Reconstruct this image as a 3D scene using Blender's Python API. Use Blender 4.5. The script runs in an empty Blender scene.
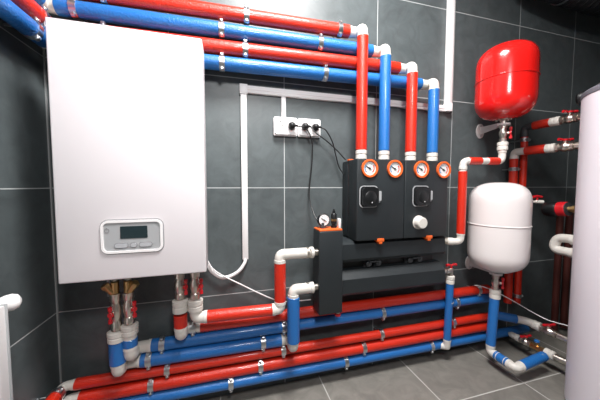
import bpy, bmesh, math, random
from mathutils import Vector as V, Matrix
random.seed(4)
sc=bpy.context.scene; COL=sc.collection
PI=math.pi
# ---------------------------------------------------------------- materials
def mat(name,col,rough=.5,metal=0,bump=0,bscale=40,var=0,coat=0,spec=.5,stretch=(1,1,1),emit=None,estr=0,trans=0,vscale=6):
    m=bpy.data.materials.new(name); m.use_nodes=True; n=m.node_tree.nodes; l=m.node_tree.links
    b=n['Principled BSDF']; b.inputs['Base Color'].default_value=(*col,1); b.inputs['Roughness'].default_value=rough
    b.inputs['Metallic'].default_value=metal; b.inputs['Specular IOR Level'].default_value=spec
    b.inputs['Coat Weight'].default_value=coat; b.inputs['Coat Roughness'].default_value=.08
    b.inputs['Transmission Weight'].default_value=trans
    if emit: b.inputs['Emission Color'].default_value=(*emit,1); b.inputs['Emission Strength'].default_value=estr
    tc=n.new('ShaderNodeTexCoord'); mp=n.new('ShaderNodeMapping'); l.new(tc.outputs['Object'],mp.inputs[0]); mp.inputs['Scale'].default_value=stretch
    if bump:
        t=n.new('ShaderNodeTexNoise'); t.inputs['Scale'].default_value=bscale; t.inputs['Detail'].default_value=3
        bp=n.new('ShaderNodeBump'); bp.inputs['Strength'].default_value=bump; bp.inputs['Distance'].default_value=.004
        l.new(mp.outputs[0],t.inputs['Vector']); l.new(t.outputs[0],bp.inputs['Height']); l.new(bp.outputs[0],b.inputs['Normal'])
    if var:
        t=n.new('ShaderNodeTexNoise'); t.inputs['Scale'].default_value=vscale; t.inputs['Detail'].default_value=6
        l.new(mp.outputs[0],t.inputs['Vector'])
        r=n.new('ShaderNodeMapRange'); r.inputs[1].default_value=.3; r.inputs[2].default_value=.7; r.inputs[3].default_value=1-var; r.inputs[4].default_value=1+var
        l.new(t.outputs[0],r.inputs[0])
        mx=n.new('ShaderNodeVectorMath'); mx.operation='SCALE'; mx.inputs[0].default_value=col
        l.new(r.outputs[0],mx.inputs['Scale']); l.new(mx.outputs[0],b.inputs['Base Color'])
    return m
def tile_mat(name,ax,org,size,col,grout,gw,rough,seed):
    """square tiles: ax = the two object axes, org = a grout line on each, size = tile side"""
    m=bpy.data.materials.new(name); m.use_nodes=True; n=m.node_tree.nodes; l=m.node_tree.links; b=n['Principled BSDF']
    tc=n.new('ShaderNodeTexCoord'); sp=n.new('ShaderNodeSeparateXYZ'); l.new(tc.outputs['Object'],sp.inputs[0])
    def mth(op,a,c=None):
        k=n.new('ShaderNodeMath'); k.operation=op
        for i,v in enumerate((a,c)):
            if v is None: continue
            if isinstance(v,(int,float)): k.inputs[i].default_value=v
            else: l.new(v,k.inputs[i])
        return k.outputs[0]
    ds=[];ids=[]
    for a,o,s in zip(ax,org,size):
        u=mth('DIVIDE',mth('SUBTRACT',sp.outputs[a],o),s)
        ids.append(mth('FLOOR',u))
        f=mth('FRACT',mth('ADD',u,.5)); ds.append(mth('MULTIPLY',mth('ABSOLUTE',mth('SUBTRACT',f,.5)),s))
    d=mth('MINIMUM',ds[0],ds[1])
    r=n.new('ShaderNodeMapRange'); r.inputs[1].default_value=gw*.5-.0004; r.inputs[2].default_value=gw*.5+.0004; r.inputs[3].default_value=1; r.inputs[4].default_value=0
    l.new(d,r.inputs[0])
    # stone-like mottling, shifted per tile
    cb=n.new('ShaderNodeCombineXYZ'); l.new(mth('MULTIPLY',ids[0],3.7),cb.inputs[0]); l.new(mth('MULTIPLY',ids[1],5.3),cb.inputs[1]); cb.inputs[2].default_value=seed
    va=n.new('ShaderNodeVectorMath'); l.new(tc.outputs['Object'],va.inputs[0]); l.new(cb.outputs[0],va.inputs[1])
    t1=n.new('ShaderNodeTexNoise'); t1.inputs['Scale'].default_value=9; t1.inputs['Detail'].default_value=9; t1.inputs['Roughness'].default_value=.62; t1.inputs['Distortion'].default_value=1.1
    l.new(va.outputs[0],t1.inputs['Vector'])
    rp=n.new('ShaderNodeValToRGB'); e=rp.color_ramp.elements
    e[0].position=.33; e[0].color=(*[c*.82 for c in col],1); e[1].position=.7; e[1].color=(*[c*1.18 for c in col],1)
    l.new(t1.outputs[0],rp.inputs[0])
    wn=n.new('ShaderNodeTexWhiteNoise'); l.new(cb.outputs[0],wn.inputs['Vector'])
    sc2=n.new('ShaderNodeVectorMath'); sc2.operation='SCALE'; l.new(rp.outputs[0],sc2.inputs[0]); l.new(mth('ADD',mth('MULTIPLY',wn.outputs['Value'],.16),.92),sc2.inputs['Scale'])
    mx=n.new('ShaderNodeMix'); mx.data_type='RGBA'; l.new(r.outputs[0],mx.inputs[0]); l.new(sc2.outputs[0],mx.inputs[6]); mx.inputs[7].default_value=(*grout,1)
    l.new(mx.outputs[2],b.inputs['Base Color'])
    l.new(mth('ADD',mth('MULTIPLY',t1.outputs[0],.18),mth('ADD',mth('MULTIPLY',r.outputs[0],.4),rough)),b.inputs['Roughness'])
    bp=n.new('ShaderNodeBump'); bp.inputs['Strength'].default_value=.25; bp.inputs['Distance'].default_value=.002
    l.new(mth('SUBTRACT',mth('MULTIPLY',t1.outputs[0],.5),r.outputs[0]),bp.inputs['Height']); l.new(bp.outputs[0],b.inputs['Normal'])
    b.inputs['Specular IOR Level'].default_value=.5
    return m
TILE=(.085,.100,.104); GR=(.46,.48,.48)
M={}
M['wall']=tile_mat('slate_tiles_back',(0,2),(.3185,.589),(.5985,.6),TILE,GR,.0045,.34,0)
M['wall_l']=tile_mat('slate_tiles_side',(1,2),(-.45,.589),(.6,.6),TILE,GR,.0045,.36,7)
M['floor']=tile_mat('stone_floor_tiles',(0,1),(.536,-.392),(.5935,.5935),(.205,.193,.172),(.52,.51,.48),.006,.42,13)
M['plaster']=mat('white_plaster',(.62,.62,.6),.85,bump=.2,bscale=90)
M['front']=mat('grey_plaster',(.3,.3,.3),.85,bump=.2,bscale=90)
M['red']=mat('red_insulation_film',(.62,.023,.007),.38,bump=.7,bscale=120,coat=.25,stretch=(1,1,1))
M['blue']=mat('blue_insulation_film',(.014,.145,.45),.38,bump=.7,bscale=120,coat=.25)
M['red_shaded']=mat('red_pipe_in_shade',(.075,.016,.012),.5,bump=.2)  # red pipes with their shadow put into the colour
M['bore']=mat('foam_edge',(.45,.45,.47),.8,bump=.2)
M['ppr']=mat('white_plastic_pipe',(.70,.67,.62),.38,bump=.08,bscale=25)
M['boiler']=mat('white_boiler_enamel',(.80,.76,.78),.35,coat=.2,bump=.03,bscale=200)
M['boiler_side']=mat('grey_green_boiler_sheet',(.30,.34,.34),.45,bump=.03,bscale=200)
M['panel']=mat('silver_grey_plastic',(.40,.41,.42),.4,bump=.05,bscale=300)
M['lcd']=mat('dark_display_glass',(.02,.035,.04),.12,bump=.02)
M['button']=mat('grey_button_plastic',(.46,.47,.49),.4,bump=.05)
M['groove']=mat('mid_grey_rubber',(.25,.25,.26),.6,bump=.05)  # even grey for panel outline, button rims and power symbol
M['anth']=mat('anthracite_foam',(.015,.020,.023),.5,bump=.35,bscale=350,var=.12)
M['black']=mat('black_plastic',(.008,.009,.01),.35,bump=.08,bscale=120)
M['rubber']=mat('black_cable_rubber',(.01,.01,.011),.45,bump=.1)
M['orange']=mat('orange_foam',(.80,.13,.02),.5,bump=.2,bscale=200)
M['dial']=mat('white_dial',(.75,.76,.76),.4,bump=.02)
M['ink']=mat('black_dial_ink',(.03,.03,.03),.5,bump=.02)
M['dialblue']=mat('blue_dial_print',(.1,.3,.6),.5,bump=.02)
M['dialred']=mat('red_dial_print',(.7,.08,.05),.5,bump=.02)
M['steel']=mat('zinc_plated_steel',(.62,.64,.66),.28,1,bump=.15,bscale=150)
M['chrome']=mat('nickel_brass_chrome',(.70,.65,.58),.28,1,bump=.08,bscale=90)
M['brass']=mat('raw_brass',(.55,.36,.16),.32,1,bump=.15,bscale=120)
M['lever']=mat('red_lever_paint',(.62,.012,.02),.35,bump=.08,coat=.3)
M['vred']=mat('red_vessel_enamel',(.72,.010,.008),.2,coat=.6,bump=.03,bscale=14)
M['vwhite']=mat('white_vessel_enamel',(.80,.75,.74),.3,coat=.3,bump=.03,bscale=20)
M['white']=mat('white_plastic',(.88,.86,.86),.4,bump=.04)
M['tank']=mat('white_tank_jacket',(.78,.74,.79),.42,bump=.04,bscale=12)
M['lid']=mat('grey_tank_lid',(.18,.19,.22),.45,bump=.1)
M['darkgrey']=mat('dark_grey_plastic',(.045,.05,.055),.5,bump=.1)
M['duct']=mat('black_ribbed_duct',(.02,.022,.025),.42,bump=.15)
M['rad']=mat('white_radiator_enamel',(.72,.70,.70),.35,bump=.03)
M['lamp']=mat('ceiling_lamp_diffuser',(.9,.9,.9),.5,bump=.02,emit=(1,.98,.95),estr=9)
M['door']=mat('grey_door_paint',(.5,.5,.49),.5,bump=.05)
# ---------------------------------------------------------------- mesh helpers
def obj(name,bm,m,parent=None,sharp=35):
    me=bpy.data.meshes.new(name); bmesh.ops.recalc_face_normals(bm,faces=bm.faces); 
    for f in bm.faces: f.smooth=True
    bm.to_mesh(me); bm.free(); me.set_sharp_from_angle(angle=math.radians(sharp))
    for x in (m if isinstance(m,(list,tuple)) else [m]): me.materials.append(x)
    o=bpy.data.objects.new(name,me); COL.objects.link(o)
    if parent: o.parent=parent; o.matrix_parent_inverse=Matrix.Translation(-parent.location) if parent.type=='EMPTY' else Matrix.Identity(4)
    return o
def thing(name,label,cat,loc,group=None):
    o=bpy.data.objects.new(name,None); COL.objects.link(o); o.location=loc; o.empty_display_size=.05
    o['label']=label; o['category']=cat
    if group: o['group']=group
    return o
def tag(o,label,cat,group=None):
    o['label']=label; o['category']=cat
    if group: o['group']=group
    return o
def struct(name,bm,m,parent=None):
    o=obj(name,bm,m,parent); 
    if not parent: o['kind']='structure'
    return o
def B(): return bmesh.new()
def box(bm,x0,x1,y0,y1,z0,z1,bev=0,seg=2):
    r=bmesh.ops.create_cube(bm,size=1)
    for v in r['verts']:
        v.co=V((x0+(v.co.x+.5)*(x1-x0),y0+(v.co.y+.5)*(y1-y0),z0+(v.co.z+.5)*(z1-z0)))
    if bev:
        es=list({e for v in r['verts'] for e in v.link_edges})
        bmesh.ops.bevel(bm,geom=es,offset=bev,segments=seg,profile=.5,affect='EDGES')
    return bm
def frame(d):
    d=V(d).normalized(); a=V((0,0,1)) if abs(d.z)<.9 else V((1,0,0))
    u=d.cross(a).normalized(); return d,u,d.cross(u).normalized()
def lathe(bm,o,d,prof,n=32):
    """profile [(r,t)] swept about axis d from o; r=0 ends close to a point"""
    o=V(o); d,u,w=frame(d); rings=[]
    for r,t in prof:
        c=o+d*t
        if r<1e-6: rings.append([bm.verts.new(c)])
        else: rings.append([bm.verts.new(c+u*r*math.cos(2*PI*i/n)+w*r*math.sin(2*PI*i/n)) for i in range(n)])
    for a,b in zip(rings,rings[1:]):
        if len(a)==1 and len(b)==1: continue
        for i in range(n):
            j=(i+1)%n
            if len(a)==1: bm.faces.new((a[0],b[i],b[j]))
            elif len(b)==1: bm.faces.new((a[i],b[0],a[j]))
            else: bm.faces.new((a[i],b[i],b[j],a[j]))
    if len(rings[0])>1: bm.faces.new(rings[0])
    if len(rings[-1])>1: bm.faces.new(rings[-1][::-1])
    return bm
def cyl(bm,a,b,r,n=24,bev=.0015):
    a,b=V(a),V(b); L=(b-a).length; bev=min(bev,L*.3,r*.4)
    return lathe(bm,a,b-a,[(r-bev,0),(r,bev),(r,L-bev),(r-bev,L)],n)
def ring(bm,a,b,r0,r1,n=28):
    a,b=V(a),V(b); d,u,w=frame(b-a); L=(b-a).length; R=[]
    for r,t in ((r0,0),(r1,0),(r1,L),(r0,L)):
        R.append([bm.verts.new(a+d*t+u*r*math.cos(2*PI*i/n)+w*r*math.sin(2*PI*i/n)) for i in range(n)])
    for k in range(4):
        p,q=R[k],R[(k+1)%4]
        for i in range(n): bm.faces.new((p[i],q[i],q[(i+1)%n],p[(i+1)%n]))
    return bm
def fillet(pts,rad,seg=6):
    out=[V(pts[0])]
    for i in range(1,len(pts)-1):
        p,q,r=V(pts[i-1]),V(pts[i]),V(pts[i+1]); a=(p-q); b=(r-q)
        t=min(rad,a.length*.49,b.length*.49); a.normalize(); b.normalize()
        s,e=q+a*t,q+b*t
        for k in range(seg+1):
            x=k/seg; out.append(s*(1-x)**2+q*2*x*(1-x)+e*x*x)
    out.append(V(pts[-1])); return out
def smooth(pts,n=8):
    pts=[V(p) for p in pts]; P=[pts[0]*2-pts[1]]+pts+[pts[-1]*2-pts[-2]]; out=[]
    for i in range(1,len(P)-2):
        for k in range(n):
            t=k/n; a,b,c,d=P[i-1:i+3]
            out.append(.5*((2*b)+(c-a)*t+(2*a-5*b+4*c-d)*t*t+(3*b-a-3*c+d)*t**3))
    out.append(pts[-1]); return out
def sweep(bm,pts,r,n=18,cap=True):
    pts=[V(p) for p in pts]; N=len(pts)
    T=[(pts[min(i+1,N-1)]-pts[max(i-1,0)]).normalized() for i in range(N)]
    d,u,w=frame(T[0]); R=[]
    for i in range(N):
        u=(u-T[i]*u.dot(T[i])).normalized(); w=T[i].cross(u); rr=r(i/(N-1)) if callable(r) else r
        R.append([bm.verts.new(pts[i]+u*rr*math.cos(2*PI*k/n)+w*rr*math.sin(2*PI*k/n)) for k in range(n)])
    for a,b in zip(R,R[1:]):
        for k in range(n): bm.faces.new((a[k],a[(k+1)%n],b[(k+1)%n],b[k]))
    if cap: bm.faces.new(R[0]); bm.faces.new(R[-1][::-1])
    return bm
# wall frame: P(x along the wall, distance out from the wall, height)
def P(x,d,z): return V((x,-d,z))
# ---------------------------------------------------------------- camera
cd=bpy.data.cameras.new('camera'); cam=bpy.data.objects.new('camera',cd); COL.objects.link(cam); sc.camera=cam
cam.location=(0,-1.4925,1.2); cam.rotation_euler=(PI/2-.05455,0,-.2701); cd.sensor_width=36; cd.lens=15.579; cd.clip_start=.02
# ---------------------------------------------------------------- room
LX,RX,FY,CZ=-.805,3.7,-3.6,2.95
struct('floor',box(B(),LX-.1,RX+.1,FY-.1,.1,-.12,0),M['floor'])
struct('wall_back',box(B(),LX-.1,RX+.1,0,.1,0,CZ),M['wall'])
struct('wall_left',box(B(),LX-.1,LX,FY,0,0,CZ),M['wall_l'])
struct('wall_right',box(B(),RX,RX+.1,FY,0,0,CZ),M['wall_l'])
struct('wall_front',box(B(),LX-.1,RX+.1,FY-.1,FY,0,CZ),M['front'])
struct('ceiling',box(B(),LX-.1,RX+.1,FY-.1,.1,CZ,CZ+.1),M['plaster'])
struct('trim_1',box(B(),LX,LX+.006,-.006,0,0,CZ),mat('corner_grout_bead',(.33,.34,.34),.6,bump=.2))
# ---------------------------------------------------------------- pipe runs
def pipe(parent,pts,r,col,rw=None,trim=.05,ends=(0,0),trims=None,fil=.03,bare=(),elbow=True,rs={}):
    """pts: polyline; insulated straight legs (sleeve), white elbows at the bends. ends = bare white length at each end"""
    rw=rw or r*.82; pts=[V(p) for p in pts]; n=len(pts)
    for i in range(n-1):
        a,b=pts[i],pts[i+1]; L=(b-a).length; d=(b-a).normalized()
        t0=ends[0] if i==0 else trim; t1=ends[1] if i==n-2 else trim
        if trims and i in trims: t0,t1=trims[i]
        if i in bare or L-t0-t1<.012: continue
        o=obj('insulation_sleeve',cyl(B(),a+d*t0,b-d*t1,rs.get(i,r),32,.002),M[col],parent)
    if not elbow: return
    i=1
    while i<n-1:
        j=i                      # chain bends joined by a bare leg
        while j<n-2 and ((j in bare) or (pts[j+1]-pts[j]).length-(2*trim)<.012): j+=1
        ta=(trims or {}).get(i-1,(trim,trim))[1]; tb=(trims or {}).get(j,(trim,trim))[0]
        a=pts[i]+(pts[i-1]-pts[i]).normalized()*(max(ta,trim)+.004)
        b=pts[j]+(pts[j+1]-pts[j]).normalized()*(max(tb,trim)+.004)
        if i==1 and ends[0]>(pts[1]-pts[0]).length-trim: a=pts[0]
        if j==n-2 and ends[1]>(pts[-1]-pts[-2]).length-trim: b=pts[-1]
        bm=B(); sweep(bm,fillet([a]+pts[i:j+1]+[b],fil),rw,24)
        for q,c in ((a,pts[i]),(b,pts[j])):      # socket lips
            dd=(c-q).normalized(); cyl(bm,q,q+dd*min(.018,(c-q).length*.5),rw*1.1,24)
        obj('elbow',bm,M['ppr'],parent)
        i=j+1
def socket(bm,a,b,r):
    """stepped white plastic coupling between a and b"""
    a,b=V(a),V(b); L=(b-a).length
    lathe(bm,a,b-a,[(r*.86,0),(r,.003),(r,L*.42),(r*.93,L*.46),(r*.93,L*.55),(r*1.02,L*.6),(r*1.02,L-.003),(r*.86,L)],28)
def clamp(c,axis,r,label,group,wall=None,lug=V((0,0,-1)),out=V((0,-1,0))):
    """metal pipe clip; wall = foot of the stand-off rod"""
    c=V(c); ax=V(axis).normalized(); R=r+.0035
    t=thing('pipe_clamp',label,'pipe clamp',c,group)
    obj('band',ring(B(),c-ax*.013,c+ax*.013,r-.0005,R,32),M['steel'],t)
    for s in (1,-1):
        bm=B(); p=c+out*(r*.55)+lug*s*(R*.86)
        lathe(bm,p-ax*.009+lug*s*.002,ax,[(.007,0),(.010,.002),(.010,.016),(.007,.018)],12)
        lathe(bm,p+out*.004,out,[(.007,0),(.007,.006),(.005,.009),(0,.009)],12)
        obj('bolt',bm,M['steel'],t)
    if wall is not None:
        w=V(wall); dd=(w-c).normalized(); obj('stand_off_rod',cyl(B(),c+dd*R*.97,w,.005,10),M['steel'],t)
    return t
def lever_valve(parent,a,b,rb,hd,hl=.05,hx=None,body='chrome',hubt=.022):
    """ball valve between a and b, red butterfly lever on side hd"""
    a,b=V(a),V(b); L=(b-a).length; d=(b-a).normalized(); hd=V(hd).normalized()
    bm=B(); lathe(bm,a,d,[(rb*.75,0),(rb,.003),(rb,L*.2),(rb*.82,L*.24),(rb*.85,L*.3),(rb*1.08,L*.42),(rb*1.08,L*.58),(rb*.85,L*.7),(rb*.82,L*.76),(rb,L*.8),(rb,L-.003),(rb*.75,L)],8 if False else 20)
    m=a+d*L*.5; cyl(bm,m,m+hd*(rb+hubt*.6),rb*.4,12)
    v=obj('ball_valve',bm,M[body],parent)
    bm=B(); h=m+hd*(rb+hubt*.6); sd=(hx and V(hx).normalized()) or d
    cyl(bm,h-hd*.003,h+hd*.008,rb*.55,14)
    for s in (1,-1):
        sweep(bm,[h+hd*.003,h+sd*s*hl*.35+hd*.006,h+sd*s*hl*.6+hd*.004],.005,8)
        sweep(bm,[h+sd*s*hl*.45+hd*.004,h+sd*s*hl*.8+hd*.006],.0085,10)
    obj('lever',bm,M['lever'],v)
    return v
TR=.0345
top={}
specs=[('uppermost red',2.064,.020,.738,'red'),('upper blue',1.980,.012,.886,'blue'),('lower red',1.895,.018,1.070,'red'),('lower blue',1.817,.015,1.229,'blue')]
DD=.14
drops=[]
for k,(nm,z0,sl,xd,c) in enumerate(specs):
    zz=lambda x:z0+sl*x
    t=thing('insulated_pipe','%s pipe along the top of the wall, dropping to the pump units'%nm,'pipe',P(.2,.09,zz(.2)))
    cx=-.725 if k!=1 else -.745
    pipe(t,[V((cx,-1.9,zz(cx)-.02)),P(cx,.09,zz(cx)),P(xd,.09,zz(xd)),P(xd,DD,zz(xd)),P(xd,DD,1.350)],TR,c,trim=.05,
         trims={1:(.045,.062),3:(.045,.055)},bare=(2,),fil=.034,rs={3:.0315})
    bm=B(); socket(bm,P(xd,DD,1.3505),P(xd,DD,1.404),.0315); obj('coupling',bm,M['ppr'],t)
    top[c+str(k)]=zz; drops.append((zz,xd))
def wall_clamps(nm,zf,xs,r,d,group,words):
    for x,w in zip(xs,words):
        clamp(P(x,d,zf(x)),(1,0,0),r,'clamp on %s, %s'%(nm,w),group,wall=P(x,.0,zf(x)))
G='pipe clamps on the top wall pipes'
Z=[d[0] for d in drops]
Z=[(lambda x,a=s[1],b=s[2]:a+b*x) for s in specs]
wall_clamps('the uppermost red pipe',Z[0],[-.521,.103,.615],TR,.09,G,['above the boiler left side','above the cable trunking','just left of its end elbow'])
wall_clamps('the upper blue pipe',Z[1],[-.632,-.02,.50],TR,.09,G,['above the boiler top left corner','right above the boiler right edge','at the right near the first drop'])
wall_clamps('the lower red top pipe',Z[2],[-.524,.095,.735],TR,.09,G,['behind the boiler top','over the left cable trunking corner','just behind the first red drop'])
wall_clamps('the lower blue top pipe',Z[3],[-.02,.53],TR,.09,G,['beside the boiler upper right','above the sockets, left of the drops'])
clamp(V((-.725,-.22,1.806)),(0,1,0),TR,'metal clamp on the blue pipe running along the left wall','left wall clamps',wall=(LX,-.22,1.806),lug=V((0,0,1)),out=V((1,0,0)))
clamp(V((-.725,-.17,1.880)),(0,1,0),TR,'metal clamp on the red pipe running along the left wall','left wall clamps',wall=(LX,-.17,1.880),lug=V((0,0,1)),out=V((1,0,0)))
# ---- lower wall pipes
def run(label,loc): return thing('insulated_pipe',label,'pipe',loc)
# right ends
t=run('upper thin red pipe low on the wall, third pipe from the floor',P(.3,.08,.255))
pipe(t,[V((-.75,-1.9,.268)),P(-.75,.08,.268),P(1.83,.08,.25)],.0255,'red',trim=.045,ends=(0,0),fil=.032)
t2=run('thicker red pipe low on the wall, directly above the bottom blue pipe',P(.3,.08,.188))
pipe(t2,[V((-.735,-1.9,.198)),P(-.735,.08,.198),P(1.83,.08,.179)],.0305,'red',trim=.045,ends=(0,0))
t3=run('bottom blue pipe running along the wall just above the floor',P(.3,.08,.115))
pipe(t3,[V((-.70,-1.9,.135)),P(-.70,.08,.135),P(2.20,.08,.102)],.0295,'blue',trim=.05,ends=(0,0))
zr3=lambda x:.263-.0067*x; zr4=lambda x:.1967-.009*x; zbc=lambda x:.127-.0114*x
BD=.15   # boiler connections stand this far out
def boiler_conn(x,col,zc,zpipe,label,ysign=-1,brassy=False,r=.034,xdir=False,wx=None,zs=None):
    """from the boiler underside down; returns the Empty"""
    t=run(label,P(x,BD,zc))
    # top union, valve
    bm=B(); lathe(bm,P(x,BD,.82),(0,0,-1),[(.012,0),(.016,.002),(.016,.018),(.02,.02),(.02,.034),(.014,.036),(.014,.05)],8); obj('union_nut',bm,M['chrome'],t)
    zt=.82-.045-(.02 if brassy else 0)
    if brassy:
        bm=B(); cyl(bm,P(x,BD,zt+.01),P(x,BD,zt-.055),.017,16); sweep(bm,[P(x,BD,zt-.05),P(x+brassy*.03,BD+.012,zt-.005)],.016,14)
        lathe(bm,P(x+brassy*.026,BD+.011,zt-.012),(brassy*.55,-.2,.8),[(.019,0),(.019,.016),(.015,.02),(0,.02)],6)
        obj('strainer',bm,M['brass'],t); zt-=.05
    zb=zs
    lever_valve(t,P(x,BD,zt+.008),P(x,BD,zb+.004),.022,(.75,-.65,0) if brassy!=-1 else (-.2,-1,0),hl=.045,hx=(0,0,1))
    return t
# A and B under the boiler left; C and D under its right side
XA,XB,XC,XDv=-.503,-.4505,-.232,-.163
tA=boiler_conn(XA,'blue',.335,.335,'leftmost blue insulated drop under the boiler, feeding the short lower blue pipe',brassy=-1,zs=.535)
tB=boiler_conn(XB,'blue',.4,.4,'blue banded drop under the boiler, second from the left, feeding a long blue pipe',brassy=1,zs=.557)
tC=boiler_conn(XC,'red',.46,.46,'red banded drop under the boiler, third from the left, with white cap',zs=.648)
tD=boiler_conn(XDv,'red',.55,.55,'rightmost boiler drop turning into an orange red pipe up to the grey separator',zs=.640)
bm=B(); socket(bm,P(XA,BD,.488),P(XA,BD,.537),.037); obj('coupling',bm,M['ppr'],tA)
pipe(tA,[P(XA,BD,.56),P(XA,BD,.337),P(XA+.0,.085,.337),P(XA+.06,.085,.337),P(.328,.085,.325),P(.328,.175,.325),P(.328,.175,.65),P(.445,.175,.65)],.0335,'blue',trim=.04,
     trims={0:(.01,.052),3:(.05,.06),5:(.06,.045),3+0:(.035,.055)},bare=(1,2,4,6),fil=.03,ends=(0,.1)) if False else None
pipe(tA,[P(XA,BD,.490),P(XA,BD,.337),P(XA,.085,.337),P(.328,.085,.325),P(.328,.175,.325),P(.328,.175,.648),P(.44,.175,.648)],.0335,'blue',trim=.04,
     trims={0:(.0,.045),2:(.075,.05),4:(.035,.04)},bare=(1,3,5),fil=.032,ends=(0,.2))
bm=B(); socket(bm,P(XB,BD,.512),P(XB,BD,.559),.035); obj('coupling',bm,M['ppr'],tB)
pipe(tB,[P(XB,BD,.492),P(XB,BD,.402),P(XB,.08,.402),P(1.80,.08,.392)],.031,'blue',trim=.04,trims={0:(-.0,.052),2:(.07,.0)},bare=(1,),fil=.032,rw=.028)
obj('pipe_end',cyl(B(),P(XB,BD,.515),P(XB,BD,.470),.028),M['ppr'],tB)
bm=B(); socket(bm,P(XC,BD,.588),P(XC,BD,.650),.035); obj('coupling',bm,M['ppr'],tC)
pipe(tC,[P(XC,BD,.59),P(XC,BD,.468),P(XC,.08,.468),P(1.80,.08,.457)],.0305,'red',trim=.04,trims={0:(.015,.045),2:(.08,.0)},bare=(1,),fil=.032,rw=.028)
bm=B(); socket(bm,P(XDv,BD,.588),P(XDv,BD,.642),.035); obj('coupling',bm,M['ppr'],tD)
pipe(tD,[P(XDv,BD,.60),P(XDv,BD,.549),P(.257,.17,.549),P(.257,.17,.84),P(.44,.17,.84)],.030,'red',trim=.04,trims={1:(.052,.03),2:(.03,.035)},bare=(0,3),fil=.032,rw=.028,ends=(.2,.2))
# union nuts at the separator ports
for par,z in ((tD,.84),(tA,.648)):
    bm=B(); X0=.40; d_=.172
    lathe(bm,P(X0,d_,z),(1,0,0),[(.03,0),(.03,.012),(.022,.015)],28); 
    lathe(bm,P(X0+.015,d_,z),(1,0,0),[(.026,0),(.029,.003),(.029,.022),(.026,.025)],8)
    lathe(bm,P(X0+.04,d_,z),(1,0,0),[(.018,0),(.018,.026)],20)
    obj('union_nut',bm,M['chrome'],par)
GL='pipe clamps on the bottom wall pipes'
wall_clamps('the wall red pipe under the boiler',lambda x:.468-.005*x,[-.185,.335,1.70],.0305,.08,GL,['beneath the boiler right edge','left of the separator','beside the white vessel bracket'])
wall_clamps('the long middle blue pipe',lambda x:.4-.005*x,[-.33,.295,.93,1.51],.031,.08,GL,['just right of the blue banded drop','behind the blue riser','under the left end of the pump manifold','right of the thin blue riser'])
wall_clamps('the short lower blue pipe',lambda x:.333-.01*x,[-.39,.175],.0335,.085,GL,['at its left end','at its right end beside the riser'])
wall_clamps('the thin red pipe',zr3,[-.31,.29,.925,1.49],.0255,.08,GL,['under the boiler','under the blue riser','below the manifold middle','near the white vessel'])
wall_clamps('the thicker red pipe',zr4,[-.385,.16,.80],.0305,.08,GL,['at the far left','left of the blue riser','below the manifold left half'])
wall_clamps('the bottom blue pipe',zbc,[.0,.68,1.31],.0295,.08,GL,['at the left over the floor','below the manifold','beside the thin blue riser foot'])
clamp(V((-.75,-.14,.268)),(0,1,0),.027,'metal clamp on the red pipe at the bottom left corner','left wall clamps',wall=(LX,-.14,.268),lug=V((0,0,1)),out=V((1,0,0)))
# ---------------------------------------------------------------- boiler
t=thing('gas_boiler','large white wall-hung boiler with a small grey control panel','boiler',P(-.36,.15,.82))
obj('casing',box(B(),-.636,-.097,-.300,-.19,.82,1.817,.006,3),M['boiler'],t)
obj('back_frame',box(B(),-.62,-.114,-.19,0,.825,1.765,.004),M['boiler_side'],t)
# control panel
def rrect(bm,x0,x1,z0,z1,y0,y1,r,seg=6):
    vs=[]
    for cx,cz,a0 in ((x1-r,z1-r,0),(x0+r,z1-r,90),(x0+r,z0+r,180),(x1-r,z0+r,270)):
        for k in range(seg+1):
            a=math.radians(a0+90*k/seg); vs.append((cx+r*math.cos(a),cz+r*math.sin(a)))
    f=[bm.verts.new((x,y0,z)) for x,z in vs]; g=[bm.verts.new((x,y1,z)) for x,z in vs]; n=len(f)
    bm.faces.new(f); bm.faces.new(g[::-1])
    for i in range(n): bm.faces.new((f[i],g[i],g[(i+1)%n],f[(i+1)%n]))
    return bm
def rframe(bm,x0,x1,z0,z1,y0,y1,r,w,seg=6):
    def loop(x0,x1,z0,z1,r,y):
        vs=[]
        for cx,cz,a0 in ((x1-r,z1-r,0),(x0+r,z1-r,90),(x0+r,z0+r,180),(x1-r,z0+r,270)):
            for k in range(seg+1):
                a=math.radians(a0+90*k/seg); vs.append(bm.verts.new((cx+r*math.cos(a),y,cz+r*math.sin(a))))
        return vs
    L=[loop(x0,x1,z0,z1,r,y0),loop(x0,x1,z0,z1,r,y1),loop(x0+w,x1-w,z0+w,z1-w,max(r-w,.001),y1),loop(x0+w,x1-w,z0+w,z1-w,max(r-w,.001),y0)]
    for a,b in zip(L,L[1:]+L[:1]):
        n=len(a)
        for i in range(n): bm.faces.new((a[i],a[(i+1)%n],b[(i+1)%n],b[i]))
    return bm
cp=obj('control_panel',rrect(B(),-.477,-.275,.938,1.052,-.300,-.303,.018),M['panel'],t)
obj('panel_rim',rframe(B(),-.487,-.265,.929,1.062,-.299,-.307,.026,.0095),M['white'],cp)
obj('panel_groove',rframe(B(),-.491,-.261,.925,1.066,-.299,-.3008,.030,.005),M['groove'],cp)
obj('display',rrect(B(),-.420,-.322,.987,1.037,-.302,-.3045,.003),M['lcd'],cp)
for x0,x1 in ((-.440,-.395),(-.384,-.363),(-.352,-.308)):
    b_=obj('button',rrect(B(),x0,x1,.951,.967,-.302,-.3065,.0075),M['button'],cp)
    obj('button_rim',rframe(B(),x0-.003,x1+.003,.948,.970,-.302,-.3042,.010,.0025),M['groove'],b_)
bm=B(); ring(bm,P(-.466,.3025,1.022),P(-.466,.3045,1.022),.0065,.009,20); rrect(bm,-.4675,-.4645,1.025,1.034,-.3025,-.3047,.001)
obj('power_symbol',bm,M['groove'],cp)
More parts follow.
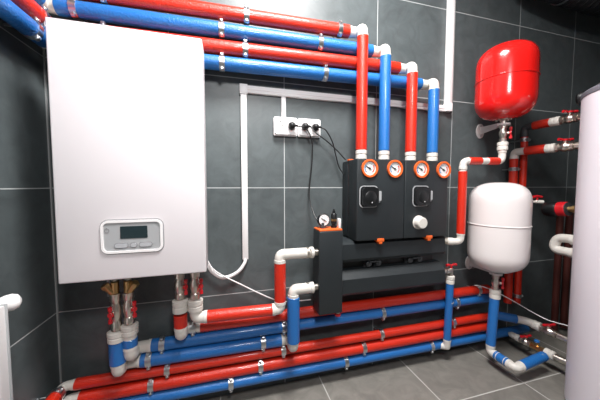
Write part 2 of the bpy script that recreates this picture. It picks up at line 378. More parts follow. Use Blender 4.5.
# small grey drain pipe below the boiler
tag(obj('drain_pipe',cyl(B(),P(-.575,.03,.86),P(-.575,.03,.655),.007,12),M['panel']),'thin grey drain pipe hanging below the boiler left side','pipe')
# ---------------------------------------------------------------- cable trunking
def tk(*b):
    bm=B(); box(bm,*b,.002); return bm
t=thing('cable_trunking','white plastic cable trunking frame on the wall around the sockets','cable trunking',P(.09,0,1.73))
obj('trunking_length',tk(.073,.105,-.02,0,.785,1.7),M['white'],t)
bm=B(); box(bm,.073,1.44,-.021,0,1.708,1.748,.002); box(bm,.073,1.44,-.0235,-.02,1.724,1.732,.001)
obj('trunking_length',bm,M['white'],t)
obj('corner_piece',tk(.068,.11,-.0245,0,1.70,1.753),M['white'],t)
bm=B(); box(bm,1.440,1.480,-.032,0,1.755,2.62,.002); box(bm,1.450,1.456,-.0345,-.031,1.76,2.62,.001); obj('trunking_length',bm,M['white'],t)
obj('corner_piece',tk(1.437,1.484,-.034,0,1.708,1.762),M['white'],t)
obj('socket_branch',tk(.300,.325,-.018,0,1.588,1.709),M['white'],t)
# flexible white conduit from the trunking into the boiler
tag(obj('flexible_conduit',sweep(B(),smooth([P(.089,.012,.79),P(.083,.02,.765),P(.05,.03,.725),P(.0,.03,.70),P(-.045,.03,.70),P(-.09,.03,.735),P(-.115,.03,.78)]),.0095,14),M['white']),'thick white flexible conduit curving from the trunking foot into the boiler','conduit')
tag(obj('thin_cable',sweep(B(),smooth([P(-.11,.045,.80),P(-.085,.045,.755),P(-.03,.045,.71),P(.06,.045,.655),P(.15,.045,.60),P(.25,.045,.545),P(.33,.06,.53),P(.44,.13,.56)]),.0035,10),M['white']),'thin pale cable sagging from the boiler to the separator','cable')
# ---------------------------------------------------------------- sockets and plugs
for i,(x0,lab) in enumerate(((.254,'left white double wall socket, one outlet empty'),(.396,'right white double wall socket, both outlets holding black plugs'))):
    t=thing('wall_socket',lab,'socket',P(x0+.068,.0,1.487),'double wall sockets')
    obj('backplate',rrect(B(),x0,x0+.137,1.486,1.590,0,-.022,.010),M['white'],t)
    obj('cover',rrect(B(),x0+.006,x0+.131,1.492,1.584,-.02,-.033,.012),M['white'],t)
    for k in range(2):
        cx=x0+.037+k*.063; cz=1.540
        bm=B(); ring(bm,P(cx,.031,cz),P(cx,.036,cz),.0225,.0265,30)
        o=obj('outlet',bm,M['white'],t)
        bm=B(); 
        for s in (1,-1): cyl(bm,P(cx+s*.0095,.032,cz),P(cx+s*.0095,.0338,cz),.0032,10,.0003); box(bm,cx-.002,cx+.002,-.0355,-.032,cz+s*.019-.002,cz+s*.019+.002)
        obj('contact',bm,M['ink'],o)
def plug(cx,cz,label,out):
    t=thing('power_plug',label,'plug',P(cx,.034,cz),'power plugs')
    bm=B(); lathe(bm,P(cx,.034,cz),(0,-1,0),[(.0205,0),(.0205,.012),(.019,.02),(.012,.03),(.006,.033),(0,.033)],24)
    obj('body',bm,M['black'],t)
    bm=B(); sweep(bm,smooth([P(cx,.055,cz),P(cx+.018,.058,cz-.001),P(cx+.03,.055,cz-.003)]),lambda s:.009-.004*s,12); obj('strain_relief',bm,M['rubber'],t)
plug(.354,1.540,'black plug in the left double socket, its cable hanging straight down',0)
plug(.433,1.540,'black plug in the middle outlet, left half of the right socket',0)
plug(.496,1.540,'rightmost black plug with cable looping to the pump box',0)
def cable(pts,label,r=.0038): tag(obj('power_cable',sweep(B(),smooth(pts),r,10),M['rubber']),label,'cable','black power cables')
cable([P(.385,.055,1.537),P(.425,.06,1.532),P(.460,.05,1.49),P(.480,.035,1.42),P(.475,.03,1.30),P(.462,.03,1.18),P(.464,.05,1.09),P(.478,.10,1.02),P(.50,.135,.975)],'black cable from the left plug hanging down to the separator top')
cable([P(.527,.055,1.537),P(.555,.06,1.52),P(.60,.045,1.46),P(.63,.03,1.38),P(.655,.025,1.31),P(.70,.03,1.25)],'black cable from the rightmost plug arching behind the pump box')
cable([P(.463,.055,1.537),P(.49,.07,1.50),P(.55,.075,1.46),P(.61,.08,1.41),P(.665,.09,1.352)],'black cable from the middle plug slanting to the pump box corner')
# ---------------------------------------------------------------- pump groups
def gauge(parent,c,d,r,rim='orange',rr=None,size=1):
    c=V(c); d=V(d).normalized()
    g=obj('gauge_rim',ring(B(),c,c+d*.012,r*.79,r,32),M[rim],parent)
    bm=B(); lathe(bm,c-d*.004,d,[(r*.80,0),(r*.80,.008),(0,.008)],32); obj('dial',bm,M['dial'],g)
    dd,u,w=frame(d); bm=B(); f=c+d*.0045
    up=V((0,0,1)); up=(up-d*up.dot(d)).normalized(); rt=up.cross(d)
    for a0,a1,mm in ((140,225,'dialblue'),(-45,40,'dialred')):
        b2=B(); prev=None
        for k in range(9):
            a=math.radians(a0+(a1-a0)*k/8); q=[f+(rt*math.cos(a)+up*math.sin(a))*r*s+d*.0006 for s in (.5,.62)]
            vv=[b2.verts.new(x) for x in q]
            if prev: b2.faces.new((prev[0],prev[1],vv[1],vv[0]))
            prev=vv
        obj('scale_mark',b2,M[mm],g)
    for k in range(11):
        a=math.radians(225-27*k); sweep(bm,[f+(rt*math.cos(a)+up*math.sin(a))*r*.48+d*.0008,f+(rt*math.cos(a)+up*math.sin(a))*r*.6+d*.0008],r*.012+.0002,4)
    a=math.radians(150); sweep(bm,[f-(rt*math.cos(a)+up*math.sin(a))*r*.22+d*.002,f+(rt*math.cos(a)+up*math.sin(a))*r*.5+d*.002],r*.04,6)
    cyl(bm,f,f+d*.004,r*.11,12,.0004); obj('needle',bm,M['ink'],g)
for i,(x0,x1,gx,px,lab) in enumerate(((.683,.988,(.757,.918),.757,'left anthracite pump unit with two orange-rimmed dials and no knob'),(.991,1.298,(1.098,1.258),1.103,'right anthracite pump unit with two dials and a white round knob'))):
    t=thing('pump_unit',lab,'pump unit',P((x0+x1)/2,.1,.89),'pump units')
    z0,z1=.890,1.350
    obj('insulation_shell',box(B(),x0,x1,-.200,-.088,z0,z1,.007,3),M['anth'],t)
    obj('rear_shell',box(B(),x0+.002,x1-.002,-.08,-.004,z0+.003,z1-.002,.006,3),M['anth'],t)
    bm=B(); box(bm,x0+.006,x1-.006,-.088,-.08,z0+.004,z1-.004,.001)
    box(bm,x0+.002,x0+.035,-.094,-.07,z1-.004,z1+.007,.002); box(bm,x1-.035,x1-.002,-.094,-.07,z1-.004,z1+.005,.002)
    obj('orange_seam',bm,M['orange'],t)
    for g in gx: gauge(t,P(g,.198,1.297),(0,-1,0),.050)
    # circulator head in a recess
    pz=1.136
    pm=obj('circulator',rrect(B(),px-.050,px+.050,pz-.048,pz+.054,-.197,-.222,.020,8),M['black'],t)
    bm=B(); lathe(bm,P(px,.22,pz),(0,-1,0),[(.036,0),(.036,.002),(.031,.005),(0,.005)],32); obj('motor_cap',bm,M['black'],pm)
    bm=B()
    rframe(bm,px-.060,px+.056,pz-.058,pz+.065,-.199,-.2035,.026,.005)
    obj('circulator_bracket',bm,M['panel'],pm)
    bm=B(); rrect(bm,px+.052,px+.072,pz-.020,pz+.035,-.199,-.2125,.006); rrect(bm,px+.056,px+.068,pz-.030,pz-.012,-.199,-.207,.003); obj('cable_plug',bm,M['panel'],pm)
    bm=B(); cyl(bm,P(px+.006,.224,pz-.028),P(px+.006,.2268,pz-.028),.003,8,.0003); obj('indicator_mark',bm,M['dial'],pm)
    if i:
        bm=B(); lathe(bm,P(1.090,.199,.983),(0,-1,0),[(.041,0),(.041,.004),(.036,.006),(.036,.016),(.033,.036),(.029,.040),(0,.040)],32); obj('knob',bm,M['ppr'],t)
    cx=(x0+x1)/2+(0 if not i else .025)
    bm=B(); box(bm,cx-.022,cx+.022,-.2045,-.17,z0-.010,z0+.010,.003); box(bm,cx-.010,cx+.010,-.204,-.17,z0-.022,z0-.006,.002); obj('orange_clip',bm,M['orange'],t)
# manifold below
t=thing('pump_manifold','long anthracite two-bar manifold carrying the pump units','manifold',P(.96,.1,.575))
def prism(bm,x0,x1,prof):
    a=[bm.verts.new((x0,-d,z)) for d,z in prof]; b=[bm.verts.new((x1,-d,z)) for d,z in prof]; n=len(a)
    bm.faces.new(a); bm.faces.new(b[::-1])
    for i in range(n): bm.faces.new((a[i],b[i],b[(i+1)%n],a[(i+1)%n]))
    return bm
obj('upper_bar',prism(B(),.61,1.318,[(.02,.888),(.145,.888),(.175,.87),(.175,.785),(.16,.765),(.02,.765)]),M['anth'],t)
obj('lower_bar',prism(B(),.61,1.318,[(.02,.712),(.135,.712),(.178,.67),(.178,.59),(.16,.572),(.02,.572)]),M['anth'],t)
obj('core',box(B(),.64,1.29,-.10,-.01,.70,.78),M['black'],t)
for x in (.80,.865,1.09,1.16):
    bm=B(); cyl(bm,P(x,.10,.770),P(x,.10,.708),.020,18); lathe(bm,P(x,.12,.738),(0,-1,0),[(.016,0),(.019,.003),(.019,.02),(.012,.024),(0,.024)],8)
    obj('isolating_valve',bm,M['darkgrey'],t)
for x in (.828,1.125):
    bm=B(); sweep(bm,[P(x-.03,.14,.735),P(x-.03,.15,.752),P(x+.03,.15,.752),P(x+.03,.14,.735)],.0045,8); obj('lever',bm,M['darkgrey'],t)
for z in (.83,.645):
    bm=B(); lathe(bm,P(1.318,.12,z),(1,0,0),[(.022,0),(.022,.012),(.016,.014)],6); obj('end_cap',bm,M['chrome'],t)
# left connector stubs with hexagon nuts between separator and manifold
for z in (.84,.79,.64):
    bm=B(); lathe(bm,P(.604,.165,z),(1,0,0),[(.012,0),(.012,.006)],6); obj('stud_nut',bm,M['darkgrey'],t)
# ---------------------------------------------------------------- hydraulic separator
t=thing('hydraulic_separator','tall narrow anthracite separator box with orange top left of the manifold','separator',P(.53,.15,.5))
obj('insulation_shell',box(B(),.464,.601,-.203,-.10,.498,.956,.005,3),M['anth'],t)
bm=B(); box(bm,.466,.599,-.20,-.10,.956,.966,.003); obj('orange_cap',bm,M['orange'],t)
bm=B(); lathe(bm,P(.5,.155,.966),(0,0,1),[(.015,0),(.015,.014),(.009,.016),(.009,.03)],6); o=obj('gauge_stem',bm,M['darkgrey'],t)
bm=B(); lathe(bm,P(.508,.135,1.010),(0.06,-1,.05),[(.034,0),(.036,.002),(.036,.016),(.034,.018)],32); g=obj('gauge_case',bm,M['black'],t)
gauge(g,P(.509,.1525,1.011),(0.06,-1,.05),.036,rim='chrome') if False else None
bm=B(); lathe(bm,P(.509,.1525,1.011),(.06,-1,.05),[(.030,0),(.030,.002),(0,.002)],32); obj('dial',bm,M['dial'],g)
bm=B()
for k in range(11):
    a=math.radians(225-27*k); c0=P(.509,.1555,1.011); sweep(bm,[c0+V((math.cos(a)*.023,0,math.sin(a)*.023)),c0+V((math.cos(a)*.027,0,math.sin(a)*.027))],.0007,4)
sweep(bm,[P(.522,.157,1.003),P(.492,.157,1.022)],.0016,6); cyl(bm,P(.509,.155,1.011),P(.509,.159,1.011),.0035,10,.0004); obj('needle',bm,M['ink'],g)
bm=B(); lathe(bm,P(.568,.15,.966),(0,0,1),[(.017,0),(.017,.012),(.012,.014),(.012,.022),(.016,.024),(.016,.075),(.013,.08),(.008,.083),(.008,.095),(.005,.097),(.005,.104),(0,.104)],20); a_=obj('air_vent',bm,M['black'],t)
bm=B(); lathe(bm,P(.568,.15,1.004),(0,0,1),[(.0168,0),(.0168,.012)],20); obj('brass_band',bm,M['brass'],a_)
bm=B(); box(bm,.598,.612,-.15,-.125,.957,1.015,.002); obj('white_tag',bm,M['white'],t)
bm=B(); cyl(bm,P(.59,.165,.498),P(.59,.165,.478),.012,14); v=obj('drain_cock',bm,M['chrome'],t)
bm=B(); lathe(bm,P(.59,.165,.480),(0,0,-1),[(.014,0),(.017,.003),(.017,.014),(.012,.018),(0,.018)],10); obj('drain_cap',bm,M['lever'],v)
# ---------------------------------------------------------------- thin blue riser from manifold to bottom pipe
t=run('thin blue riser between the manifold right end and the bottom blue pipe',P(1.40,.13,.6))
bm=B(); lathe(bm,P(1.332,.135,.645),(1,0,0),[(.016,0),(.016,.03),(.02,.032),(.02,.05)],8); cyl(bm,P(1.375,.135,.645),P(1.408,.135,.645),.017,16); cyl(bm,P(1.405,.135,.66),P(1.405,.135,.60),.016,16)
v=obj('ball_valve',bm,M['chrome'],t)
bm=B(); h=P(1.405,.14,.678); cyl(bm,P(1.405,.14,.655),h,.006,10)
for s in (1,-1): sweep(bm,[h,h+V((s*.022,0,.006)),h+V((s*.038,0,.003))],lambda q:.006+.004*q,10)
obj('lever',bm,M['lever'],v)
bm=B(); socket(bm,P(1.406,.133,.555),P(1.405,.135,.61),.026); obj('coupling',bm,M['ppr'],t)
pipe(t,[P(1.406,.133,.56),P(1.411,.118,.115),P(1.411,.112,.112),P(1.37,.08,.110)],.0235,'blue',trim=.04,trims={0:(0,.05)},bare=(1,2),fil=.02,rw=.022,ends=(0,.2))
obj('sleeve_seam',ring(B(),P(1.4115,.1285,.43),P(1.4117,.1283,.425),.0232,.0244),M['ppr'],t)
# ---------------------------------------------------------------- expansion vessels
def vessel(name,x,d,z0,z1,R,m,label,seam,hk,hn=2.7):
    t=thing(name,label,'expansion vessel',P(x,d,z0),'expansion vessels')
    h=hk; prof=[(0,0)]
    n=18; 
    for k in range(1,n+1):          # superelliptic dished ends
        a=PI/2*k/n; prof.append((R*math.sin(a)**(2/hn),h*(1-math.cos(a)**(2/hn) if k<n else 1)))
    H=z1-z0; top=[(r,H-t_) for r,t_ in prof[::-1]]
    sm=[(R,H*seam-.004),(R+.0035,H*seam-.002),(R+.0035,H*seam+.002),(R,H*seam+.004)]
    obj('shell',lathe(B(),P(x,d,z0),(0,0,1),prof+sm+top,72),m,t,sharp=50)
    return t
VX,VD=1.692,.225
tv=vessel('expansion_vessel',VX,VD,1.620,2.074,.160,M['vred'],'glossy red expansion vessel on a wall bracket near the ceiling',.52,.135)
bm=B(); lathe(bm,P(VX,VD,1.638),(0,0,-1),[(.045,0),(.047,.004),(.047,.014),(.03,.018),(.016,.02),(.016,.045)],30)
for k in range(6):
    a=k*PI/3; cyl(bm,P(VX+.036*math.cos(a),VD+.036*math.sin(a),1.628),P(VX+.036*math.cos(a),VD+.036*math.sin(a),1.612),.006,6)
obj('flange',bm,M['chrome'],tv)
WX=1.680
tw=vessel('expansion_vessel',WX,VD,.652,1.222,.164,M['vwhite'],'white expansion vessel below the red one, beside the pump units',.53,.135)
bm=B(); lathe(bm,P(WX,VD,.668),(0,0,-1),[(.085,0),(.085,.012),(.06,.020),(.05,.024),(.016,.026),(.016,.052)],36); obj('flange',bm,M['steel'],tw)
def bracket(x,d,z,px,label,m):
    t=thing('vessel_bracket',label,'bracket',P(px,.0,z),'vessel brackets')
    bm=B(); 
    # oval wall plate
    vs=[];n=28
    for k in range(n):
        a=2*PI*k/n; vs.append((px+.036*math.cos(a),z-.005+.052*math.sin(a)*(1.0)))
    f=[bm.verts.new((q,-.0,w)) for q,w in vs]; g=[bm.verts.new((q,-.006,w)) for q,w in vs]
    bm.faces.new(f); bm.faces.new(g[::-1])
    for i in range(n): bm.faces.new((f[i],g[i],g[(i+1)%n],f[(i+1)%n]))
    obj('wall_plate',bm,m,t)
    a=P(px,.006,z); b=P(x+.01,d-.035,z)
    dr=(b-a).normalized(); sd=dr.cross(V((0,0,1)))*.006; bm=B()
    q=[]
    for p_,h0,h1 in ((a,.028,.022),(b,.020,.006)):
        q.append([bm.verts.new(p_+sd*s+V((0,0,w))) for s,w in ((1,-h0),(1,h1),(-1,h1),(-1,-h0))])
    bm.faces.new(q[0]); bm.faces.new(q[1][::-1])
    for i in range(4): bm.faces.new((q[0][i],q[1][i],q[1][(i+1)%4],q[0][(i+1)%4]))
    obj('arm',bm,m,t)
    bm=B()
    for w in (.03,-.04): cyl(bm,P(px,.006,z+w),P(px,.011,z+w),.007,6)
    obj('bolt',bm,M['steel'],t)
    bm=B(); ring(bm,P(x,d,z-.018),P(x,d,z-.006),.022,.036); obj('holding_ring',bm,m,t)
bracket(VX,VD,1.600,1.768,'white painted steel bracket holding the red vessel',M['vwhite'])
bracket(WX,VD,.640,1.712,'grey white steel bracket under the white vessel',M['vwhite'])
# ---- red and white banded safety line from red vessel to manifold
t=run('red and white banded pipe from the red vessel down to the manifold',P(1.39,.2,1.36))
lever_valve(t,P(VX,VD,1.59),P(VX,VD,1.476),.020,(.6,-.8,0),hl=.045,hx=(0,0,1))
bm=B(); socket(bm,P(VX,VD,1.425),P(VX,VD,1.478),.029); obj('coupling',bm,M['ppr'],t)
YL=.20; XL=1.408
pts=[P(VX,VD,1.44),P(VX,VD,1.358),P(XL,YL,1.354),P(XL,YL,.848),P(1.335,.165,.848)]
bm=B(); sweep(bm,fillet(pts,.03),.0205,24); 
for q,w in ((P(XL+.05,YL,1.354),P(XL+.03,YL,1.354)),(P(XL,YL,1.32),P(XL,YL,1.30)),(P(VX,VD,1.41),P(VX,VD,1.43)),(P(XL,YL,.89),P(XL,YL,.91)),(P(1.37,.183,.848),P(1.34,.167,.848))): cyl(bm,q,w,.0235)
obj('white_pipe',bm,M['ppr'],t)
def band(x0,x1): 
    f=lambda x:P(x,YL+(VD-YL)*(x-XL)/(VX-XL),1.354+.004*(x-XL)/(VX-XL))
    obj('insulation_sleeve',cyl(B(),f(x0),f(x1),.0235),M['red'],t)
band(XL+.035,XL+.125); band(XL+.175,XL+.255)
obj('insulation_sleeve',cyl(B(),P(XL,YL,1.29),P(XL,YL,.90),.0245),M['red'],t)
obj('manifold_nut',lathe(B(),P(1.320,.158,.852),(.87,-.49,0),[(.02,0),(.024,.003),(.024,.018),(.02,.021)],8),M['chrome'],t)
# ---- white vessel outlet: valve, blue riser, floor loop to the tank
t=run('blue riser under the white vessel with a loop over the floor to the tank',P(WX,VD,.12))
lever_valve(t,P(WX,VD,.618),P(WX,VD,.518),.021,(.75,-.66,0),hl=.045,hx=(0,0,1),body='chrome')
bm=B(); socket(bm,P(WX,VD,.462),P(WX,VD,.522),.031); obj('coupling',bm,M['ppr'],t)
LZ=.105
pipe(t,[P(WX-.002,VD,.47),P(1.658,VD,LZ),P(1.658,.385,LZ-.005),P(1.968,.362,LZ+.012)],.0275,'blue',trim=.04,trims={0:(0,.045),1:(.036,.045),2:(.05,.04)},fil=.035,rw=.0245,ends=(0,.04))
obj('sleeve_seam',ring(B(),P(1.658,.278,LZ-.002),P(1.658,.282,LZ-.002),.0272,.0286),M['ppr'],t)
obj('sleeve_seam',ring(B(),P(1.658,.325,LZ-.003),P(1.658,.329,LZ-.003),.0272,.0286),M['ppr'],t)
t=run('short low blue pipe with brass valve entering the tank above the floor loop',P(1.9,.09,.24))
bm=B(); lathe(bm,P(1.848,.085,.262),(.82,-.57,-.05),[(.020,0),(.026,.003),(.026,.03),(.020,.033)],28); obj('end_cap',bm,M['ppr'],t)
obj('insulation_sleeve',cyl(B(),P(1.868,.099,.260),P(1.968,.167,.252),.030),M['blue'],t)
bm=B(); sweep(bm,fillet([P(1.962,.163,.252),P(2.015,.20,.248),P(2.028,.265,.243)],.05),.026,24); socket(bm,P(2.022,.235,.245),P(2.028,.28,.242),.030); obj('elbow',bm,M['ppr'],t)
lever_valve(t,P(2.028,.277,.242),P(2.036,.37,.238),.024,(0,0,1),hl=.05,hx=(1,-.2,0),body='chrome')
obj('tail_pipe',cyl(B(),P(2.036,.37,.238),P(2.05,.508,.232),.020),M['chrome'],t)
t=run('brass valve line lying low over the floor, entering the tank foot',P(2.0,.1,.1))
bm=B(); lathe(bm,P(1.985,.115,.112),(0,-1,0),[(.008,-.008),(.014,0),(.021,.012),(.021,.045),(.024,.047),(.024,.07),(.02,.072)],24); obj('reducer',bm,M['ppr'],t)
lever_valve(t,P(1.985,.185,.112),P(1.988,.255,.112),.023,(0,0,1),hl=.05,hx=(1,-.1,0))
bm=B(); cyl(bm,P(1.988,.252,.112),P(1.991,.335,.112),.020,8); cyl(bm,P(1.989,.285,.112),P(1.989,.285,.15),.010,12); o=obj('check_valve',bm,M['brass'],t)
bm=B(); lathe(bm,P(1.989,.285,.148),(0,0,1),[(.012,0),(.015,.003),(.015,.012),(.011,.015),(0,.015)],8); obj('cap',bm,M['blue'],o)
bm=B(); socket(bm,P(1.991,.333,.112),P(1.993,.385,.112),.028); obj('tee',bm,M['ppr'],t)
obj('tail_pipe',cyl(B(),P(1.993,.383,.112),P(2.02,.512,.108),.020),M['chrome'],t)
# ---- red tank lines, upper right
def tank_line(x0,x1,z,d0,label,sl,ppr0,vlv,tail,zend=None,downto=None,down_d=.1):
    t=run(label,P(x0,d0,z))
    f=lambda d:P(x0+(x1-x0)*(d-d0)/(.5-d0),d,z)
    obj('insulation_sleeve',cyl(B(),f(sl[0]),f(sl[1]),.0285),M['red'],t)
    bm=B(); socket(bm,f(ppr0[0]),f(ppr0[1]),.0285); obj('coupling',bm,M['ppr'],t)
    lever_valve(t,f(vlv[0]),f(vlv[1]),.027,(0,0,1),hl=.055,hx=(1,-.3,0))
    obj('tail_pipe',cyl(B(),f(vlv[1]),f(tail),.021),M['chrome'],t)
    return t,f
t,f=tank_line(2.065,2.075,1.62,.105,'upper red pipe stub with brass valve entering the tank near its top',(.155,.25),(.25,.305),(.305,.395),.512)
bm=B(); sweep(bm,fillet([P(2.065,.10,1.55),P(2.065,.10,1.62),f(.16)],.035),.025,24); cyl(bm,f(.135),f(.158),.028); obj('elbow',bm,M['darkgrey'],t)
obj('insulation_sleeve',cyl(B(),P(2.065,.10,.33),P(2.065,.10,1.553),.022),M['red'],t)
clamp(P(2.065,.10,1.53),(0,0,1),.022,'blue tinted metal clamp high on the rear red riser','riser clamps',wall=P(2.065,0,1.53),lug=V((1,0,0)))
t,f=tank_line(1.99,2.05,1.44,.21,'lower red pipe stub with brass valve entering the tank, below a similar one',(.212,.272),(.272,.33),(.33,.415),.515) if False else (None,None)
t=run('front red riser behind the white vessel, turning into the tank with a brass valve',P(2.0,.08,1.44))
pipe(t,[P(2.0,.08,.33),P(2.0,.08,1.443),P(2.0,.17,1.443)],.026,'red',trim=.045,bare=(1,),fil=.035,ends=(0,.2),rw=.025)
f=lambda d:P(2.0+.06*(d-.17)/.33,d,1.443)
obj('insulation_sleeve',cyl(B(),f(.155),f(.262),.0295),M['red'],t)
bm=B(); socket(bm,f(.262),f(.312),.0295); obj('coupling',bm,M['ppr'],t)
lever_valve(t,f(.312),f(.400),.028,(0,0,1),hl=.055,hx=(1,-.3,0))
obj('tail_pipe',cyl(B(),f(.400),f(.512),.022),M['chrome'],t)
clamp(P(2.0,.08,1.32),(0,0,1),.026,'blue tinted metal clamp on the front red riser above the white vessel','riser clamps',wall=P(2.0,0,1.32),lug=V((1,0,0)))
clamp(P(2.065,.10,.385),(0,0,1),.022,'small metal clamp near the foot of the rear red riser','riser clamps',wall=P(2.065,0,.385),lug=V((1,0,0)))
# foot of rear riser returns into the red wall pipe
tag(obj('insulated_pipe',cyl(B(),P(2.55,.06,.03),P(2.55,.06,1.0),.022),M['red_shaded']),'left one of the twin shade-darkened red vertical pipes beside the tank','pipe')
tag(obj('insulated_pipe',cyl(B(),P(2.66,.06,.03),P(2.66,.06,.98),.022),M['red_shaded']),'right one of the twin shade-darkened red vertical pipes, nearest the tank','pipe')
# small drain cock behind the white vessel
t=thing('drain_cock','small drain valve with red handle showing right of the white vessel','valve',P(2.065,.13,1.09))
bm=B(); cyl(bm,P(2.065,.127,1.09),P(2.065,.205,1.09),.011,14); cyl(bm,P(2.065,.19,1.09),P(2.10,.215,1.088),.012,14); v=obj('valve_body',bm,M['ppr'],t)
bm=B(); cyl(bm,P(2.07,.195,1.098),P(2.07,.195,1.125),.006,10); sweep(bm,[P(2.035,.19,1.122),P(2.07,.195,1.128),P(2.105,.20,1.122)],.009,10); obj('lever',bm,M['lever'],v)
# insulated pump on tank
t=thing('tank_connector','dark insulated connector with red band and brass nipple on the tank side','tank fitting',P(2.06,.3,1.06))
obj('foam_body',lathe(B(),P(2.05,.250,1.042),(0,-1,.1),[(.026,0),(.042,.010),(.050,.03),(.049,.075),(.046,.085)],28),M['black'],t)
obj('red_collar',lathe(B(),P(2.05,.328,1.050),(0,-1,.1),[(.042,0),(.046,.003),(.046,.045),(.042,.05)],28),M['lever'],t)
obj('flange_ring',lathe(B(),P(2.05,.376,1.055),(0,-1,.1),[(.040,0),(.042,.002),(.042,.006),(.030,.008)],28),M['darkgrey'],t)
bm=B(); lathe(bm,P(2.05,.380,1.055),(0,-1,.08),[(.018,0),(.018,.02),(.024,.022),(.024,.04),(.015,.045),(.015,.15)],8); obj('brass_nipple',bm,M['brass'],t)
# white U loop
bm=B(); U=[P(2.06,.512,.872),P(2.06,.325,.866),P(2.055,.31,.785),P(2.055,.515,.782)]
sweep(bm,fillet(U,.05,8),.027,24)
for a,b in ((P(2.06,.40,.863),P(2.06,.42,.864)),(P(2.055,.40,.7835),P(2.055,.42,.783)),(P(2.06,.45,.865),P(2.06,.50,.867)),(P(2.055,.45,.783),P(2.055,.50,.782))): cyl(bm,a,b,.031)
tag(obj('return_bend',bm,M['ppr']),'white plastic U-shaped pipe bend on the tank side','pipe')
# ---------------------------------------------------------------- storage tank
TX,TY,TRR=1.966,-.795,.30
t=thing('storage_tank','tall white cylindrical storage tank at the right edge','tank',(TX,TY,0))
bm=B(); lathe(bm,(TX,TY,.02),(0,0,1),[(TRR-.006,0),(TRR,.006),(TRR,1.636),(TRR-.004,1.640)],96); obj('jacket',bm,M['tank'],t)
bm=B(); lathe(bm,(TX,TY,0),(0,0,1),[(TRR-.012,0),(TRR-.012,.0205)],72); obj('base_ring',bm,M['darkgrey'],t)
bm=B(); lathe(bm,(TX,TY,1.652),(0,0,1),[(TRR+.002,0),(TRR+.004,.004),(TRR+.004,.022),(TRR-.004,.03),(TRR-.06,.036),(0,.040)],96); obj('lid',bm,M['lid'],t)
bm=B(); lathe(bm,(TX-.10,TY+.19,1.688),(0,0,1),[(.045,0),(.045,.012),(.038,.03),(.025,.042),(0,.046)],28); obj('top_fitting',bm,M['chrome'],t)
# anode connector cap with black hose behind the tank top
tag(obj('foam_hose',sweep(B(),smooth([P(2.085,.505,1.70),P(2.085,.47,1.715),P(2.10,.42,1.72),P(2.14,.36,1.70),P(2.2,.28,1.74),P(2.3,.2,1.9),P(2.4,.15,2.2),P(2.42,.13,2.5)]),.030,18),M['anth']),'black foam hose rising behind the tank top','hose') if False else None
bm=B(); lathe(bm,P(1.925,.512,1.690),(-.17,.98,0),[(.0,0),(.036,.002),(.04,.01),(.04,.035),(.032,.045),(0,.048)],28)
tag(obj('foam_cap',bm,M['black']),'black foam cap on the back of the tank rim','cap')
for z in (1.56,1.52):
    pass
# thin cable to tank
tag(obj('sensor_cable',sweep(B(),smooth([P(1.63,.12,.515),P(1.70,.14,.50),P(1.80,.16,.455),P(1.90,.19,.40),P(1.97,.25,.35),P(2.0,.33,.325),P(2.01,.42,.335),P(2.03,.51,.345)]),.0028,10),M['white']),'thin pale sensor cable sagging from the white vessel to the tank','cable')
# ---------------------------------------------------------------- radiator at left
t=thing('panel_radiator','white panel radiator at the left edge with a round white valve head','radiator',(-.73,-.8,.3))
bm=B(); box(bm,-.795,-.728,-1.35,-.405,.335,.800,.006)
obj('panel',bm,M['rad'],t)
bm=B()
for k in range(24): box(bm,-.7285,-.7262,-1.33+k*.038,-1.31+k*.038,.36,.77,.001)
o=obj('ribs',bm,M['rad'],t)
obj('side_grille',box(B(),-.798,-.725,-.408,-.400,.335,.803,.002),M['panel'],t)
bm=B(); lathe(bm,V((-.79,-.42,.795)),V((.07,.07,-.003)),[(.012,0),(.014,.01),(.017,.03),(.023,.045),(.028,.062),(.029,.078),(.023,.092),(.01,.099),(0,.1)],28); obj('valve_head',bm,M['white'],t)
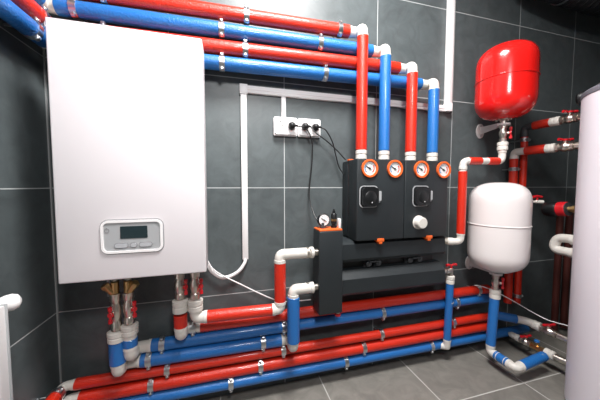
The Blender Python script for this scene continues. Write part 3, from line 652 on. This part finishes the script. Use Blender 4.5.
# ---------------------------------------------------------------- black duct at the ceiling, upper right
bm=B(); pts=[P(1.95,.13,2.64),P(2.3,.125,2.60),P(2.9,.13,2.585),P(3.65,.13,2.585)]; sp=smooth(pts,60); n=len(sp)
sweep(bm,sp,lambda s:.078+.006*math.cos(s*n*PI*.55),24)
t=thing('air_duct','black ribbed air duct under the ceiling at the upper right','duct',P(2.6,.13,2.66))
obj('duct_hose',bm,M['duct'],t)
for x in (2.15,2.9,3.5): obj('hanger_rod',cyl(B(),P(x,.13,2.66),P(x,.13,CZ),.004,8),M['steel'],t)
bm=B(); ring(bm,P(2.33,.127,2.598),P(2.345,.127,2.598),.082,.088); lathe(bm,P(2.337,.19,2.54),(0,-.7,-.7),[(.01,0),(.01,.02),(0,.021)],8); obj('hose_clip',bm,M['steel'],t)
bm=B(); sweep(bm,smooth([P(2.2,.32,2.56),P(2.6,.30,2.52),P(3.0,.3,2.53),P(3.6,.3,2.55)]),.045,20)
t=thing('insulated_duct','second dark duct in front of the ribbed one at the upper right','duct',P(2.8,.3,2.53))
bm.free(); bm=B(); sweep(bm,smooth([P(2.25,.36,2.50),P(2.7,.34,2.46),P(3.2,.34,2.46),P(3.65,.34,2.46)]),.05,20); obj('duct_hose',bm,M['duct'],t)
for x in (2.4,3.0,3.5): obj('hanger_rod',cyl(B(),P(x,.345,2.50),P(x,.345,CZ),.004,8),M['steel'],t)
# ---------------------------------------------------------------- ceiling lamp, plus an added fill spot behind the camera
def area(name,loc,rot,sx,sy,e,col=(1,1,1)):
    l=bpy.data.lights.new(name,'AREA'); l.shape='RECTANGLE'; l.size=sx; l.size_y=sy; l.energy=e; l.color=col
    o=bpy.data.objects.new(name,l); COL.objects.link(o); o.location=loc; o.rotation_euler=rot; return o
t=thing('ceiling_lamp','square white ceiling panel lamp','lamp',(.40,-.95,CZ-.03))
obj('lamp_frame',box(B(),.08,.72,-1.27,-.63,CZ-.035,CZ,.003),M['white'],t)
obj('diffuser',box(B(),.10,.70,-1.25,-.65,CZ-.040,CZ-.034),M['lamp'],t)
area('ceiling_lamp_light',(.40,-.95,CZ-.045),(0,0,0),.58,.58,95,(1,.985,.97))
sl=bpy.data.lights.new('fill_spot','SPOT'); sl.energy=95; sl.spot_size=math.radians(115); sl.spot_blend=1; sl.shadow_soft_size=.16; sl.color=(1,.99,.985)  # added spot with no fixture, brightens the middle of the wall
so=bpy.data.objects.new('fill_spot_light',sl); COL.objects.link(so); so.location=(.25,-2.0,2.35); so.rotation_euler=(V((.30,0,1.30))-V(so.location)).to_track_quat('-Z','Y').to_euler()
w=bpy.data.worlds.new('world'); sc.world=w; w.use_nodes=True; w.node_tree.nodes['Background'].inputs[0].default_value=(.05,.05,.055,1); w.node_tree.nodes['Background'].inputs[1].default_value=1
sc.view_settings.view_transform='Standard'; sc.view_settings.look='None'; sc.view_settings.gamma=1; sc.view_settings.exposure=-.06; sc.view_settings.use_curve_mapping=False
